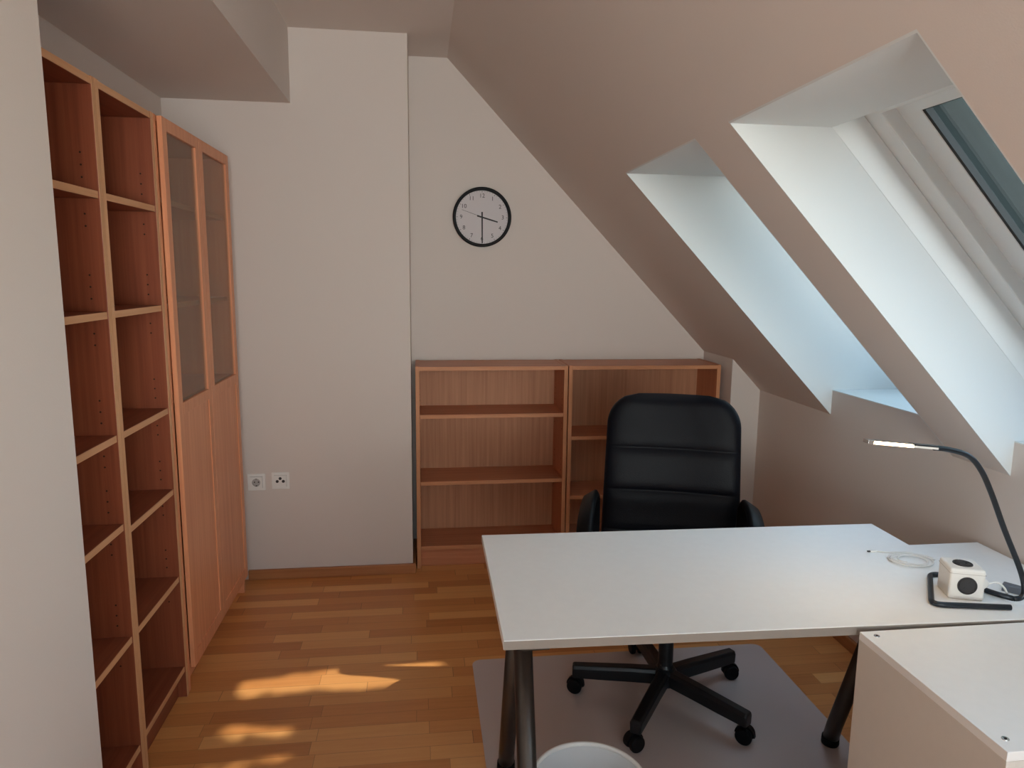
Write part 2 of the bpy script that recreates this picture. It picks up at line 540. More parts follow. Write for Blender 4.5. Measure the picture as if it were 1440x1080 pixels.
bookcase('low_bookcase', 'low wide beech bookcase under the clock with all its shelves in view', .777, 1.06,
         [.813, .464, .117], (-.0284, 3.536, 0), 0, G2, LOWM)
bookcase('low_bookcase', 'low wide beech bookcase partly hidden behind the black office chair', .8155, 1.06,
         [.688, .367, .117], (.7535, 3.536, 0), 0, G2, LOWM)

# display cabinet with smoked glass doors
cab = thing('display_cabinet', 'tall beech cabinet with two doors, smoked glass above and wood panels below', 'cabinet', (XF, 2.512, 0), R90)
W, H, D = .840, 2.02, .28
for a in ((0, T, 0, D, 0, H), (W-T, W, 0, D, 0, H)):
    obj('side_panel', BX(*a), WZ, cab, bevel=.0012)
obj('top_panel', BX(T, W-T, .002, D, H-T, H), WX, cab, bevel=.0012)
obj('back_panel', BX(T, W-T, D-.012, D-.006, .02, H-T), BACK, cab)
obj('plinth', BX(T, W-T, .03, .045, 0, .08), WX, cab)
for z in (1.761, 1.408, 1.060, .78, .43, .10):
    s = obj('shelf', BX(T+.001, W-T-.001, .012, D-.014, z-T, z), WX, cab, bevel=.0012)
    obj('edge_band', BX(T+.001, W-T-.001, .010, .012, z-T+.0005, z-.0005), EDX, s)
for k, (x0, x1) in enumerate(((.028, .420), (.4225, .8385))):
    zb, zt = .082, 2.018
    bm = bmesh.new()
    st = .042
    yo, yi = -.0165, -.0005
    box(bm, x0, x0+st, yo, yi, zb, zt); box(bm, x1-st, x1, yo, yi, zb, zt)
    box(bm, x0+st, x1-st, yo, yi, zt-.042, zt)
    box(bm, x0+st, x1-st, yo, yi, 1.018, 1.060)
    box(bm, x0+st, x1-st, yo, yi, zb, zb+.05)
    d = obj('door', bm, WZ, cab, bevel=.001)
    obj('glass_pane', BX(x0+st-.004, x1-st+.004, yo+.007, yo+.011, 1.058, zt-.04), FROST, d, label='smoked grey glass pane')
    obj('wood_panel', BX(x0+st-.004, x1-st+.004, yo+.004, yo+.012, zb+.048, 1.02), WZ, d)

# ------------------------------------------------------------------ clock
cl = thing('wall_clock', 'round wall clock with black rim and white dial, hanging above the low bookcases', 'clock', (.326, Y_B, 1.815))
CR = .154
RX = Matrix.Rotation(PI/2, 4, 'X')      # local z -> -y
rim = lathe(bmesh.new(), [(.120, 0), (CR-.004, 0), (CR, .006), (CR, .032), (CR-.004, .036), (CR-.013, .036), (CR-.016, .032), (CR-.017, .012), (.120, .012), (.120, 0)], 96, RX)
obj('rim', rim, BPLAST, cl, smooth=False, label='black rim')
obj('dial', lathe(bmesh.new(), [(0, .0115), (CR-.0165, .0115), (CR-.0165, .0165), (0, .0165)], 96, RX), DIAL, cl, label='white dial')
def clock_pt(r, deg, h):
    a = math.radians(deg)
    return Vector((r*math.sin(a), -h, r*math.cos(a)))
bm = bmesh.new()
for k in range(60):
    a = k*6
    r0, r1, w = ((.1275, .1345, .0012) if k % 5 == 0 else (.1305, .1345, .0006))
    d = clock_pt(1, a, 0); s = Vector((d.z, 0, -d.x))
    vs = [bm.verts.new(d*r+s*q*w+Vector((0, -.0168, 0))) for r, q in ((r0, -1), (r0, 1), (r1, 1), (r1, -1))]
    bm.faces.new(vs)
obj('tick_marks', bm, INK, cl)
bm = bmesh.new()
for h in range(1, 13):
    cu = bpy.data.curves.new('numeral', 'FONT')
    cu.body = str(h); cu.size = .030; cu.align_x = 'CENTER'; cu.align_y = 'CENTER'; cu.resolution_u = 3
    to = bpy.data.objects.new('numeral', cu); C.objects.link(to)
    bpy.context.view_layer.update()
    me = bpy.data.meshes.new_from_object(to.evaluated_get(bpy.context.evaluated_depsgraph_get()))
    p = clock_pt(.110, h*30, .0168)
    me.transform(Matrix.Translation(p) @ RX)
    bm.from_mesh(me)
    bpy.data.objects.remove(to); bpy.data.curves.remove(cu); bpy.data.meshes.remove(me)
obj('numerals', bm, INK, cl, label='hour numerals 1 to 12')
def hand(name, deg, r0, r1, w, h):
    d = clock_pt(1, deg, 0); s = Vector((d.z, 0, -d.x))
    bm = bmesh.new()
    A = [bm.verts.new(d*r+s*q*w+Vector((0, -hh, 0))) for hh in (h, h+.0015) for r, q in ((r0, -1), (r0, 1), (r1, .8), (r1, -.8))]
    for f in ((0,1,2,3),(4,7,6,5),(0,4,5,1),(1,5,6,2),(2,6,7,3),(3,7,4,0)):
        bm.faces.new([A[i] for i in f])
    obj(name, bm, INK, cl)
hand('hour_hand', 106, -.027, .086, .0042, .019)
hand('minute_hand', 179.5, -.027, .134, .0040, .022)
hand('second_hand', 289, -.02, .113, .0009, .025)
obj('hub', lathe(bmesh.new(), [(0, .0165), (.0045, .0165), (.0045, .027), (0, .027)], 20, RX), INK, cl)

# ------------------------------------------------------------------ sockets
def outlet_frame(name, label, cat, x, z):
    t = thing(name, label, cat, (x, Y_P, z), 0, 'white wall sockets beside the glass-door cabinet')
    bm = bmesh.new()
    prism(bm, rrect(.084, .084, .004, 4), 'z', 0, .0045)
    bmesh.ops.transform(bm, matrix=RX, verts=bm.verts[:])
    obj('cover_frame', bm, PLW, t, bevel=.0015)
    return t
t = outlet_frame('power_outlet', 'white square power outlet with one round recessed socket, nearest the glass-door cabinet', 'power outlet', -.803, .502)
bm = bmesh.new()
# square insert with round hole
n = 48
angs = [2*PI*k/n for k in range(n)]
ins = [(.028*math.cos(q)/max(abs(math.cos(q)), abs(math.sin(q))), .028*math.sin(q)/max(abs(math.cos(q)), abs(math.sin(q)))) for q in angs]
O = [bm.verts.new((x, y, .0125)) for x, y in ins]
O2 = [bm.verts.new((x, y, .0040)) for x, y in ins]
I = [bm.verts.new((.0195*math.cos(q), .0195*math.sin(q), .0125)) for q in angs]
for k in range(n):
    q = (k+1) % n
    bm.faces.new([O[k], O[q], I[q], I[k]]); bm.faces.new([O[k], O2[k], O2[q], O[q]])
bmesh.ops.transform(bm, matrix=RX, verts=bm.verts[:])
obj('socket_insert', bm, PLW, t)
obj('recess', lathe(bmesh.new(), [(.0195, .0124), (.0190, .0050), (0, .0050)], 40, RX), plain('shaded_plastic', (.40, .38, .37), .5), t, label='round socket recess with its shade painted grey')  # darker grey stands in for shade inside the shallow recess
obj('painted_gap_shadow', BX(-.0290, .0290, -.0051, -.0040, -.0290, .0290), bpy.data.materials['shaded_plastic'], t)  # thin grey plate painted as a shadow line round the insert
bm = bmesh.new()
for x in (-.0095, .0095):
    lathe(bm, [(0, .0051), (.0032, .0051), (.0032, .0056), (0, .0056)], 14, RX @ Matrix.Translation((x, 0, 0)))
box(bm, -.003, .003, -.0118, -.0052, .0160, .0192); box(bm, -.003, .003, -.0118, -.0052, -.0192, -.0160)
obj('contacts', bm, HOLE, t, label='dark pin holes and earth clips')
t = outlet_frame('antenna_socket', 'white square antenna socket with three dark round jacks, right of the power outlet', 'antenna socket', -.689, .506)
bm = bmesh.new()
prism(bm, rrect(.056, .056, .003, 4), 'z', .004, .0125)
bmesh.ops.transform(bm, matrix=RX, verts=bm.verts[:])
obj('socket_insert', bm, PLW, t, bevel=.001)
obj('painted_gap_shadow', BX(-.0290, .0290, -.0051, -.0040, -.0290, .0290), bpy.data.materials['shaded_plastic'], t)  # same painted shadow outline as on the power outlet
for (x, y) in ((0, .0135), (-.0145, -.001), (.0145, -.001)):
    obj('jack', lathe(bmesh.new(), [(0, .0127), (.0025, .0127), (.003, .0135), (.0072, .0135), (.0075, .012), (0, .012)], 20, RX @ Matrix.Translation((x, y, 0))), PLG, t, label='dark round jack')

# ------------------------------------------------------------------ floor mat
bm = bmesh.new()
prism(bm, rrect(1.20, 1.20, .035, 6, .79, 2.012), 'z', .0005, .0030)
mt = obj('chair_mat', bm, MAT)
mt['label'] = 'smoky grey vinyl floor mat lying under the office chair'; mt['category'] = 'floor mat'

# ------------------------------------------------------------------ desk
DZ = .73
desk = thing('desk', 'large white desk with dark grey A-shaped metal legs, office chair behind it', 'desk', (.80, 1.74, 0))
DC = [(.1725, 1.428), (.1795, 2.066), (1.449, 2.042), (1.441, 1.395)]
bm = bmesh.new()
prism(bm, [(x-.80, y-1.74) for x, y in DC][::-1], 'z', DZ-.022, DZ)
obj('desktop', bm, WHITE, desk, bevel=.0015, label='white desktop')
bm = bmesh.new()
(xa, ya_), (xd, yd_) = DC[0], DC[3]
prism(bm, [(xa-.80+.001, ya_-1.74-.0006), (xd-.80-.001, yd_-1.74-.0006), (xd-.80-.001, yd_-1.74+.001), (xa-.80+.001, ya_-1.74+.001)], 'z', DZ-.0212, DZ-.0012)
obj('edge_band', bm, EDGE_SHADE, desk, label='front edge band darkened with painted shade')
def aleg(x):
    L = []
    prof = circ(.0245, 20, .025)
    for yb in (1.455, 1.975):
        bm = bmesh.new()
        ya = 1.70 if yb < 1.7 else 1.745
        sweep(bm, [(x-.8, yb-1.74, .022), (x-.8, (yb*.93+ya*.07)-1.74, .08), (x-.8, ya-1.74, DZ-.04)], [(a*1.0, b) for a, b in prof], up=(0, 1, .2))
        l = obj('leg', bm, LEGM, desk, smooth=True)
        bm = lathe(bmesh.new(), [(0, 0.0035), (.026, 0.0035), (.028, .009), (.027, .03), (0, .03)], 24, Matrix.Translation((x-.8, yb-1.74, 0)))
        obj('foot', bm, BPLAST, l, smooth=True)
    obj('leg_bracket', BX(x-.035-.8, x+.035-.8, 1.47-1.74, 1.99-1.74, DZ-.052, DZ-.022), LEGM, desk, bevel=.004)
aleg(.250); aleg(1.325)
obj('frame_rail', BX(.250-.8, 1.325-.8, 1.705-1.74, 1.745-1.74, DZ-.056, DZ-.0225), LEGM, desk, bevel=.002)

# ------------------------------------------------------------------ white cabinets
sc = thing('storage_cabinet', 'white storage cabinet in the near right corner, abutting the front of the desk', 'cabinet', (.98, .975, 0))
CW, CD, CH = .80, .413, .727
obj('top_panel', BX(0, CW, 0, CD, CH-.018, CH), WHITE, sc, bevel=.001)
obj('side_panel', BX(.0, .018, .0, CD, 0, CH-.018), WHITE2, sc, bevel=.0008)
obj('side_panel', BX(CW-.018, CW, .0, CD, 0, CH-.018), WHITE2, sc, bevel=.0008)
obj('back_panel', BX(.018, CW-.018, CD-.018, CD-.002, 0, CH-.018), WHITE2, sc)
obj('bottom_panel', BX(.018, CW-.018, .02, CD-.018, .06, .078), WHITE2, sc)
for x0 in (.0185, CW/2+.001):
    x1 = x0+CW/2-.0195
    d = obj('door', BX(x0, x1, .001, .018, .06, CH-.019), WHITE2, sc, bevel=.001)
    kx = x1-.04 if x0 < .1 else x0+.04
    obj('knob', lathe(bmesh.new(), [(0, 0), (.006, 0), (.006, .012), (.013, .018), (.012, .026), (0, .027)], 20, Matrix.Translation((kx, .001, .5)) @ RX), CHROME, d, smooth=True)
for x, y in ((.027, CD-.022), (.025, .033)):
    f = obj('cam_fastener', lathe(bmesh.new(), [(0, .0001), (.0030, .0001), (.0032, .0008), (.0062, .0010), (.0066, 0)], 20, Matrix.Translation((x, y, CH))), CHROME, sc, label='small metal screw fastener')
    obj('screw_recess', lathe(bmesh.new(), [(0, .0010), (.0026, .0010), (.0026, .0014), (0, .0014)], 8, Matrix.Translation((x, y, CH))), HOLE, f)

s2 = thing('side_cabinet', 'low white cabinet against the knee wall, behind the right end of the desk', 'cabinet', (1.465, 1.40, 0))
SW, SD, SH = .270, .528, .70
obj('top_panel', BX(0, SW, 0, SD, SH-.018, SH), WHITE, s2, bevel=.001)
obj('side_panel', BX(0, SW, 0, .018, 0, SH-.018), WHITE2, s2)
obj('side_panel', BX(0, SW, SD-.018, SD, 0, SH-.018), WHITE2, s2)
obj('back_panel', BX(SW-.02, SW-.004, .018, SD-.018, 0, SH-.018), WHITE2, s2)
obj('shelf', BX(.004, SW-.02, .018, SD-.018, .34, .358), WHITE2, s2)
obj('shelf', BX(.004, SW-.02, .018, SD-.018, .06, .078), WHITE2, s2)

# ------------------------------------------------------------------ wastebasket
wb = thing('wastebasket', 'round pale grey wastebasket standing under the front of the desk', 'wastebasket', (.398, 1.520, 0.0032))
wr = .142
obj('bucket', lathe(bmesh.new(), [(0, 0), (.105, 0), (.108, .004), (wr-.003, .296), (wr-.006, .296), (.103, .008), (0, .006)], 72), BINM, wb, smooth=True)
obj('rim', lathe(bmesh.new(), [(wr-.007, .294), (wr+.001, .294), (wr+.002, .300), (wr-.0005, .304), (wr-.006, .303), (wr-.008, .298), (wr-.007, .294)], 72), PLW, wb, smooth=True, label='white rim')
bm = bmesh.new()
for rr in (.06, .085):
    tube(bm, [(rr*math.cos(a*PI/18), rr*math.sin(a*PI/18), .0072) for a in range(36)], .0012, 6, closed=True)
obj('bottom_ribs', bm, BINM, wb)

# ------------------------------------------------------------------ office chair
ca = math.radians(-18.5)
chair = thing('office_chair', 'black leather office chair with armrests and five-star wheeled base behind the desk', 'chair', (.862, 2.275, .0032), ca)
# local frame: x = to the sitter's left as seen by us on the right, -y = towards the desk
# backrest: padded slab with transverse seams
def backrest():
    bm = bmesh.new()
    nx, nz = 28, 48
    zb, zt = .40, 1.062
    seams = [.545, .70, .86]
    def half_w(z):
        base = .262-.012*(z-zb)/(zt-zb)
        r = .115
        if z > zt-r:
            q = (z-(zt-r))/r
            return base-r*1.0+r*math.sqrt(max(0, 1-q*q))
        if z < zb+.06:
            q = ((zb+.06)-z)/.06
            return base-.06+.06*math.sqrt(max(0, 1-q*q))
        return base
    def lean(z):
        return .255+.10*(z-zb)+.05*((z-zb)/(zt-zb))**2
    grid = {}
    zsamp = [zb+(zt-zb)*i/nz for i in range(nz+1)]
    zsamp = sorted(set(zsamp+[s+o for s in seams for o in (-.006, 0, .006)]))
    for side in (0, 1):
        for j, z in enumerate(zsamp):
            hw = max(half_w(z), .02)
            for i in range(nx+1):
                u = -1+2*i/nx
                uu = math.copysign(1-(1-abs(u))**1.6, u)
                x = hw*uu
                edge = (1-abs(uu)**6)**.5 if abs(uu) < 1 else 0
                zt_e = min(1, max(0, (zt-z)/.035)); zb_e = min(1, max(0, (z-zb)/.03))
                v = edge*math.sqrt(max(0, 1-(1-zt_e)**2))*math.sqrt(max(0, 1-(1-zb_e)**2))
                th = .034*v
                if side == 0:
                    ds = min(abs(z-s) for s in seams)
                    th += .006*v*(1-math.exp(-(ds/.016)**2)) - .003*v*math.exp(-(ds/.003)**2)
                    th += .0012*v*math.sin(x*60+z*40)*math.exp(-((z-.99)/.05)**2)
                y = lean(z)+(.028*(uu**2)*-1 if side == 0 else -.02*uu**2)
                y += (-th if side == 0 else th*.9)
                grid[side, j, i] = bm.verts.new((x, y, z))
    nzs = len(zsamp)
    for side in (0, 1):
        for j in range(nzs-1):
            for i in range(nx):
                f = [grid[side, j, i], grid[side, j, i+1], grid[side, j+1, i+1], grid[side, j+1, i]]
                bm.faces.new(f if side == 0 else f[::-1])
    per = [(0, i) for i in range(nx)]+[(j, nx) for j in range(nzs-1)]+[(nzs-1, i) for i in range(nx, 0, -1)]+[(j, 0) for j in range(nzs-1, 0, -1)]
    for a, b in zip(per, per[1:]+per[:1]):
        bm.faces.new([grid[0, a[0], a[1]], grid[1, a[0], a[1]], grid[1, b[0], b[1]], grid[0, b[0], b[1]]])
    return bm
obj('backrest', backrest(), LEATHER, chair, smooth=True, label='padded black leather backrest with stitched seams')
# seat
def cushion(w, d, z0, z1, r):
    bm = bmesh.new()
    N = 10
    levels = []
    for k in range(N+1):
        a = PI*k/N
        ins = .030*(1-math.sin(a)); z = (z0+z1)/2-(z1-z0)/2*math.cos(a)
        levels.append((rrect(w-2*ins, d-2*ins, max(.02, r-ins), 8), z))
    R = [[bm.verts.new((x, y, z-.014*max(0, (-y-.12)/.13))) for x, y in p] for p, z in levels]
    n = len(R[0])
    for A, B in zip(R, R[1:]):
        for i in range(n):
            bm.faces.new([A[i], A[(i+1) % n], B[(i+1) % n], B[i]])
    bm.faces.new(R[0][::-1])
    c = bm.verts.new((0, 0, z1-.006))
    for i in range(n):
        bm.faces.new([R[-1][i], R[-1][(i+1) % n], c])
    return bm
obj('seat', cushion(.50, .49, .405, .505, .09), LEATHER, chair, smooth=True)
obj('seat_mechanism', BX(-.07, .07, -.11, .13, .365, .408), BMETAL, chair, bevel=.008)
bm = bmesh.new()
sweep(bm, catmull([(0, .12, .385), (0, .27, .375), (0, .335, .42), (0, .345, .60)], 6), [(-.035, -.004), (.035, -.004), (.035, .004), (-.035, .004)], up=(0, 0, 1))
obj('back_support', bm, BMETAL, chair, bevel=.002)
for s in (-1, 1):
    bm = bmesh.new()
    x = -.290 if s < 0 else .266
    loop = [(x-s*.05, -.10, .412), (x-s*.005, -.155, .44), (x, -.185, .52), (x, -.178, .62), (x, -.130, .695), (x, -.03, .722), (x, .09, .715), (x, .175, .675), (x, .195, .59), (x, .175, .50), (x-s*.005, .12, .435), (x-s*.05, .06, .412)]
    sweep(bm, catmull(loop, 6), [(-.027, -.009), (-.022, -.013), (.022, -.013), (.027, -.009), (.027, .009), (.022, .013), (-.022, .013), (-.027, .009)], up=(0, 0, -1))
    obj('armrest', bm, BPLAST, chair, smooth=True)
bm = lathe(bmesh.new(), [(0, .07), (.028, .07), (.030, .13), (.026, .14), (.026, .25), (.017, .26), (.017, .37), (0, .37)], 28)
obj('gas_column', bm, BMETAL, chair, smooth=False, bevel=.001)
base = obj('base', lathe(bmesh.new(), [(0, .062), (.036, .062), (.042, .075), (.042, .115), (.034, .124), (0, .124)], 28), BMETAL, chair, bevel=.002)
for ang in (165, 21, -55, -125.5, 91):
    a = math.radians(ang)-ca
    M = Matrix.Rotation(a, 4, 'Z')
    bm = bmesh.new()
    secs = [(.02, .024, .068, .122), (.12, .022, .066, .120), (.24, .021, .063, .114), (.326, .020, .062, .110), (.332, .018, .064, .107)]
    R = []
    for r, hw, z0, z1 in secs:
        R.append([bm.verts.new(M @ Vector(p)) for p in ((r, -hw*.92, z0), (r, hw*.92, z0), (r, hw, z1-.012), (r, hw*.7, z1), (r, -hw*.7, z1), (r, -hw, z1-.012))])
    for A, B in zip(R, R[1:]):
        for i in range(6):
            bm.faces.new([A[i], A[(i+1) % 6], B[(i+1) % 6], B[i]])
    bm.faces.new(R[0][::-1]); bm.faces.new(R[-1])
    lg = obj('base_leg', bm, BMETAL, chair, bevel=.003)
    # caster: two wheels and a hood, trailing
    ca2 = a+random.uniform(-.7, .7)
    Mc = Matrix.Translation(M @ Vector((.308, 0, 0))) @ Matrix.Rotation(ca2, 4, 'Z')
    bm = bmesh.new()
    for s in (-1, 1):
        W_ = lathe(bmesh.new(), [(0, 0), (.018, 0), (.026, .002), (.0275, .006), (.0275, .016), (.024, .020), (0, .021)], 24)
        bmesh.ops.transform(W_, matrix=Mc @ Matrix.Translation((.012, s*.006, .0275)) @ Matrix.Rotation(-s*PI/2, 4, 'X'), verts=W_.verts[:])
        tmp = bpy.data.meshes.new('tmp'); W_.to_mesh(tmp); W_.free(); bm.from_mesh(tmp); bpy.data.meshes.remove(tmp)
    cs = obj('caster', bm, BPLAST, chair, smooth=False, bevel=.001)
    bm = bmesh.new()
    hood = [(0.012+.033*math.cos(q), .0275+.033*math.sin(q)) for q in [PI*k/10 for k in range(0, 11)]]+[(0.012-.029, .0275), (0.012, .05), (.012+.029, .0275)]
    prism(bm, hood[:11]+[(0.012-.025, .0275), (.012, .036), (.012+.025, .0275)], 'y', -.007, .007)
    box(bm, -.006, .008, -.006, .006, .055, .066)
    bmesh.ops.transform(bm, matrix=Mc, verts=bm.verts[:])
    obj('caster_hood', bm, BPLAST, cs)

# ------------------------------------------------------------------ desk lamp
LB = DZ
lamp = thing('desk_lamp', 'dark metal desk lamp with bent tube stem, lit slim light bar over the desk', 'lamp', (1.33, 1.50, LB))
def L(x, y, z): return Vector((x-1.33, y-1.50, z-LB))
r0 = .0068
z0 = LB+r0
def fillet(pts, r, n=6):
    out = []
    P = [Vector(p) for p in pts]
    out.append(P[0])
    for a, b, c in zip(P, P[1:], P[2:]):
        u = (a-b).normalized(); v = (c-b).normalized()
        q = min(r, (a-b).length*.45, (c-b).length*.45)
        s, e = b+u*q, b+v*q
        for k in range(n+1):
            t = k/n
            out.append(s*(1-t)**2+b*2*t*(1-t)+e*t*t)
    out.append(P[-1])
    return out
basepath = fillet([L(1.407, 1.4425, z0), L(1.226, 1.478, z0), L(1.352, 1.648, z0), L(1.402, 1.612, z0), L(1.420, 1.525, z0)], .028)
bm = bmesh.new()
stem_pts = fillet([L(1.402, 1.60, z0), L(1.420, 1.530, z0), L(1.456, 1.478, z0+.0005), L(1.478, 1.478, LB+.030)], .03, 8)
bp_ = fillet([L(1.407, 1.4425, z0), L(1.226, 1.478, z0), L(1.352, 1.648, z0), L(1.405, 1.612, z0), L(1.420, 1.530, z0), L(1.452, 1.484, z0)], .030, 6)
obj('base', tube(bm, bp_, r0, 14), LAMPM, lamp, smooth=True, label='bent tube foot')
bm = bmesh.new()
st = catmull([L(1.452, 1.484, z0), L(1.470, 1.481, LB+.010), L(1.4765, 1.481, LB+.030), L(1.462, 1.484, LB+.080), L(1.410, 1.49, LB+.185), L(1.366, 1.495, LB+.280), L(1.335, 1.498, LB+.335), L(1.300, 1.50, LB+.370), L(1.250, 1.50, LB+.386), L(1.207, 1.50, LB+.392)], 8)
obj('stem', tube(bm, st, .0066, 14, up=(0, 1, 0)), LAMPM, lamp, smooth=True)
# light bar: dark top rail with a glowing diffuser below it
h0 = L(1.212, 1.50, LB+.393); h1 = L(1.031, 1.50, LB+.412)
dv = (h1-h0).normalized(); upv = Vector((0, 1, 0)).cross(dv).normalized()
if upv.z < 0: upv = -upv
def bar(a, b, w, t0, t1):
    bm = bmesh.new()
    P = []
    for tt in (t0, t1):
        for q, s in ((a, -1), (b, -1), (b, 1), (a, 1)):
            P.append(bm.verts.new(h0+dv*q+Vector((0, 1, 0))*s*w/2+upv*tt))
    for f in ((0,3,2,1),(4,5,6,7),(0,1,5,4),(1,2,6,5),(2,3,7,6),(3,0,4,7)):
        bm.faces.new([P[i] for i in f])
    return bm
Lh = (h1-h0).length
hd = obj('lamp_head', bar(0, .066, .020, .0012, .0045), LAMPM, lamp, bevel=.0005)
obj('end_cap', bar(Lh-.014, Lh, .021, -.0042, .0042), CHROME, hd, bevel=.0005)
obj('diffuser_sleeve', bar(0, .064, .019, -.0038, .0011), PLW, hd, label='white unlit part of the light bar')
obj('heat_sink', bar(.066, Lh-.014, .018, .0030, .0042), CHROME, hd)
obj('light_strip', bar(.0645, Lh-.0145, .019, -.0040, .0029), emit('warm_led', (1.0, .66, .34), 14), hd, label='glowing warm light strip')

ll = bpy.data.lights.new('led_light', 'AREA')
ll.shape = 'RECTANGLE'; ll.size = .10; ll.size_y = .016; ll.energy = .22; ll.color = (1.0, .74, .48)
lo = link(bpy.data.objects.new('led_light', ll)); lo.parent = lamp
lo.location = h0+dv*(Lh*.64)-upv*.0065
lo.rotation_euler = (0, 0, 0)

# ------------------------------------------------------------------ socket cube
cr = math.radians(-20)
pc = thing('power_cube', 'white cube power strip with dark round sockets, standing inside the lamp foot', 'power strip', (1.3505, 1.5385, DZ), cr)
S_ = .080
bm = bmesh.new(); box(bm, -S_/2, S_/2, -S_/2, S_/2, 0, S_)
obj('body', bm, PLW, pc, bevel=.006, seg=3)
def face_socket(M):
    o = obj('socket', lathe(bmesh.new(), [(0, .0004), (.0185, .0004), (.0200, .0018), (.0222, .0018), (.0226, 0)], 36, M), PLG, pc, label='dark grey round socket')
    bm = bmesh.new()
    for x in (-.0095, .0095):
        lathe(bm, [(0, .0), (.0026, .0), (.0026, .0026), (0, .0026)], 12, M @ Matrix.Translation((x, 0, .0)))
    lathe(bm, [(0, .0), (.0175, .0), (.0175, .0012), (0, .0012)], 36, M)
    for s in (-1, 1):
        b = bmesh.new(); box(b, -.003, .003, s*.0185-.003, s*.0185+.003, 0, .0022)
        bmesh.ops.transform(b, matrix=M, verts=b.verts[:])
        tmp = bpy.data.meshes.new('tmp'); b.to_mesh(tmp); b.free(); bm.from_mesh(tmp); bpy.data.meshes.remove(tmp)
    obj('socket_face', bm, PLG, o)
face_socket(Matrix.Translation((0, -S_/2, S_/2-.002)) @ RX @ Matrix.Rotation(.9, 4, 'Z'))
face_socket(Matrix.Translation((0, 0, S_)) @ Matrix.Rotation(.3, 4, 'Z'))
obj('seam_line', BX(-S_/2-.0003, S_/2+.0003, -S_/2-.0003, S_/2+.0003, S_-.013, S_-.0120), plain('pale_seam', (.45, .43, .40), .6), pc)
bm = bmesh.new()
lathe(bm, [(0, 0), (.019, 0), (.0185, .006), (.012, .016), (.005, .022), (0, .022)], 24, Matrix.Translation((S_/2, 0, S_/2-.006)) @ Matrix.Rotation(PI/2, 4, 'Y'))
pl_ = obj('cord_plug', bm, PLW, pc, smooth=True)
bm = bmesh.new()
tube(bm, catmull([(.060, 0, .034), (.085, .006, .036), (.105, .014, .020), (.112, .012, .006)], 8), .0028, 8)
obj('cord', bm, PLW, pl_, smooth=True)

# ------------------------------------------------------------------ white cable coil
cc = thing('charging_cable', 'thin white cable coiled on the desk beside the cube power strip', 'cable', (1.365, 1.74, DZ))
bm = bmesh.new()
pts = []
turns = 4
for k in range(turns*14+1):
    a = -2.3+2*PI*k/14
    j = k/14
    rx = .069-.008*j+.004*math.sin(j*5.1); ry = .056-.007*j+.004*math.cos(j*3.7)
    pts.append((rx*math.cos(a)+.004*math.sin(j*2.3), ry*math.sin(a)+.003*math.cos(j*4.2), .0022+.0026*abs(math.sin(j*1.9))+.0008*j))
tail = [(-.051+.0, .077, .002), (-.030, .066, .0024), (.005, .060, .0034), (.035, .047, .005)]
pts = [Vector(p) for p in tail]+[Vector(p) for p in pts[5:]]
obj('cable', tube(bm, catmull(pts, 3), .0022, 7), PLW, cc, smooth=True)
bm = bmesh.new(); box(bm, -.072, -.052, .0735, .0815, .0003, .0055)
pg = obj('connector', bm, PLW, cc, bevel=.0015)
bm = bmesh.new(); box(bm, -.080, -.072, .0750, .0800, .0012, .0042)
obj('plug_tip', bm, PLG, pg, label='dark metal plug tip')

# ------------------------------------------------------------------ adapter and black cord on side cabinet
ZS = .70
ad = thing('power_adapter', 'small slate grey plug adapter with black cord on the low white side cabinet', 'adapter', (1.553, 1.585, ZS), math.radians(-52))
bm = bmesh.new()
prism(bm, [(-.028, -.012), (.022, -.010), (.030, -.006), (.030, .006), (.022, .010), (-.028, .012)], 'z', 0, .020)
obj('body', bm, PLUGG, ad, bevel=.002)
obj('strain_relief', lathe(bmesh.new(), [(0, 0), (.006, 0), (.0035, .016), (0, .016)], 14, Matrix.Translation((.030, 0, .010)) @ Matrix.Rotation(PI/2, 4, 'Y')), CHROME, ad)
bm = bmesh.new()
tube(bm, catmull([(.044, 0, .010), (.075, .010, .004), (.12, .022, .0025), (.145, .05, .0025)], 8), .0022, 8)
obj('cord', bm, BPLAST, ad, smooth=True)

# ------------------------------------------------------------------ lights
w = bpy.data.worlds.new('sky')
bpy.context.scene.world = w
w.use_nodes = True
nt = w.node_tree
bg = nt.nodes['Background']
tc = nt.nodes.new('ShaderNodeTexCoord')
sx = nt.nodes.new('ShaderNodeSeparateXYZ')
rp = nt.nodes.new('ShaderNodeValToRGB')
nt.links.new(tc.outputs['Generated'], sx.inputs[0])
nt.links.new(sx.outputs['Z'], rp.inputs['Fac'])
e = rp.color_ramp.elements
e[0].position = 0.0; e[0].color = (.16, .17, .14, 1)
e[1].position = 1.0; e[1].color = (.34, .48, .68, 1)
m2 = e.new(.32); m2.color = (.40, .50, .60, 1)
m1 = e.new(.03); m1.color = (.34, .40, .40, 1)
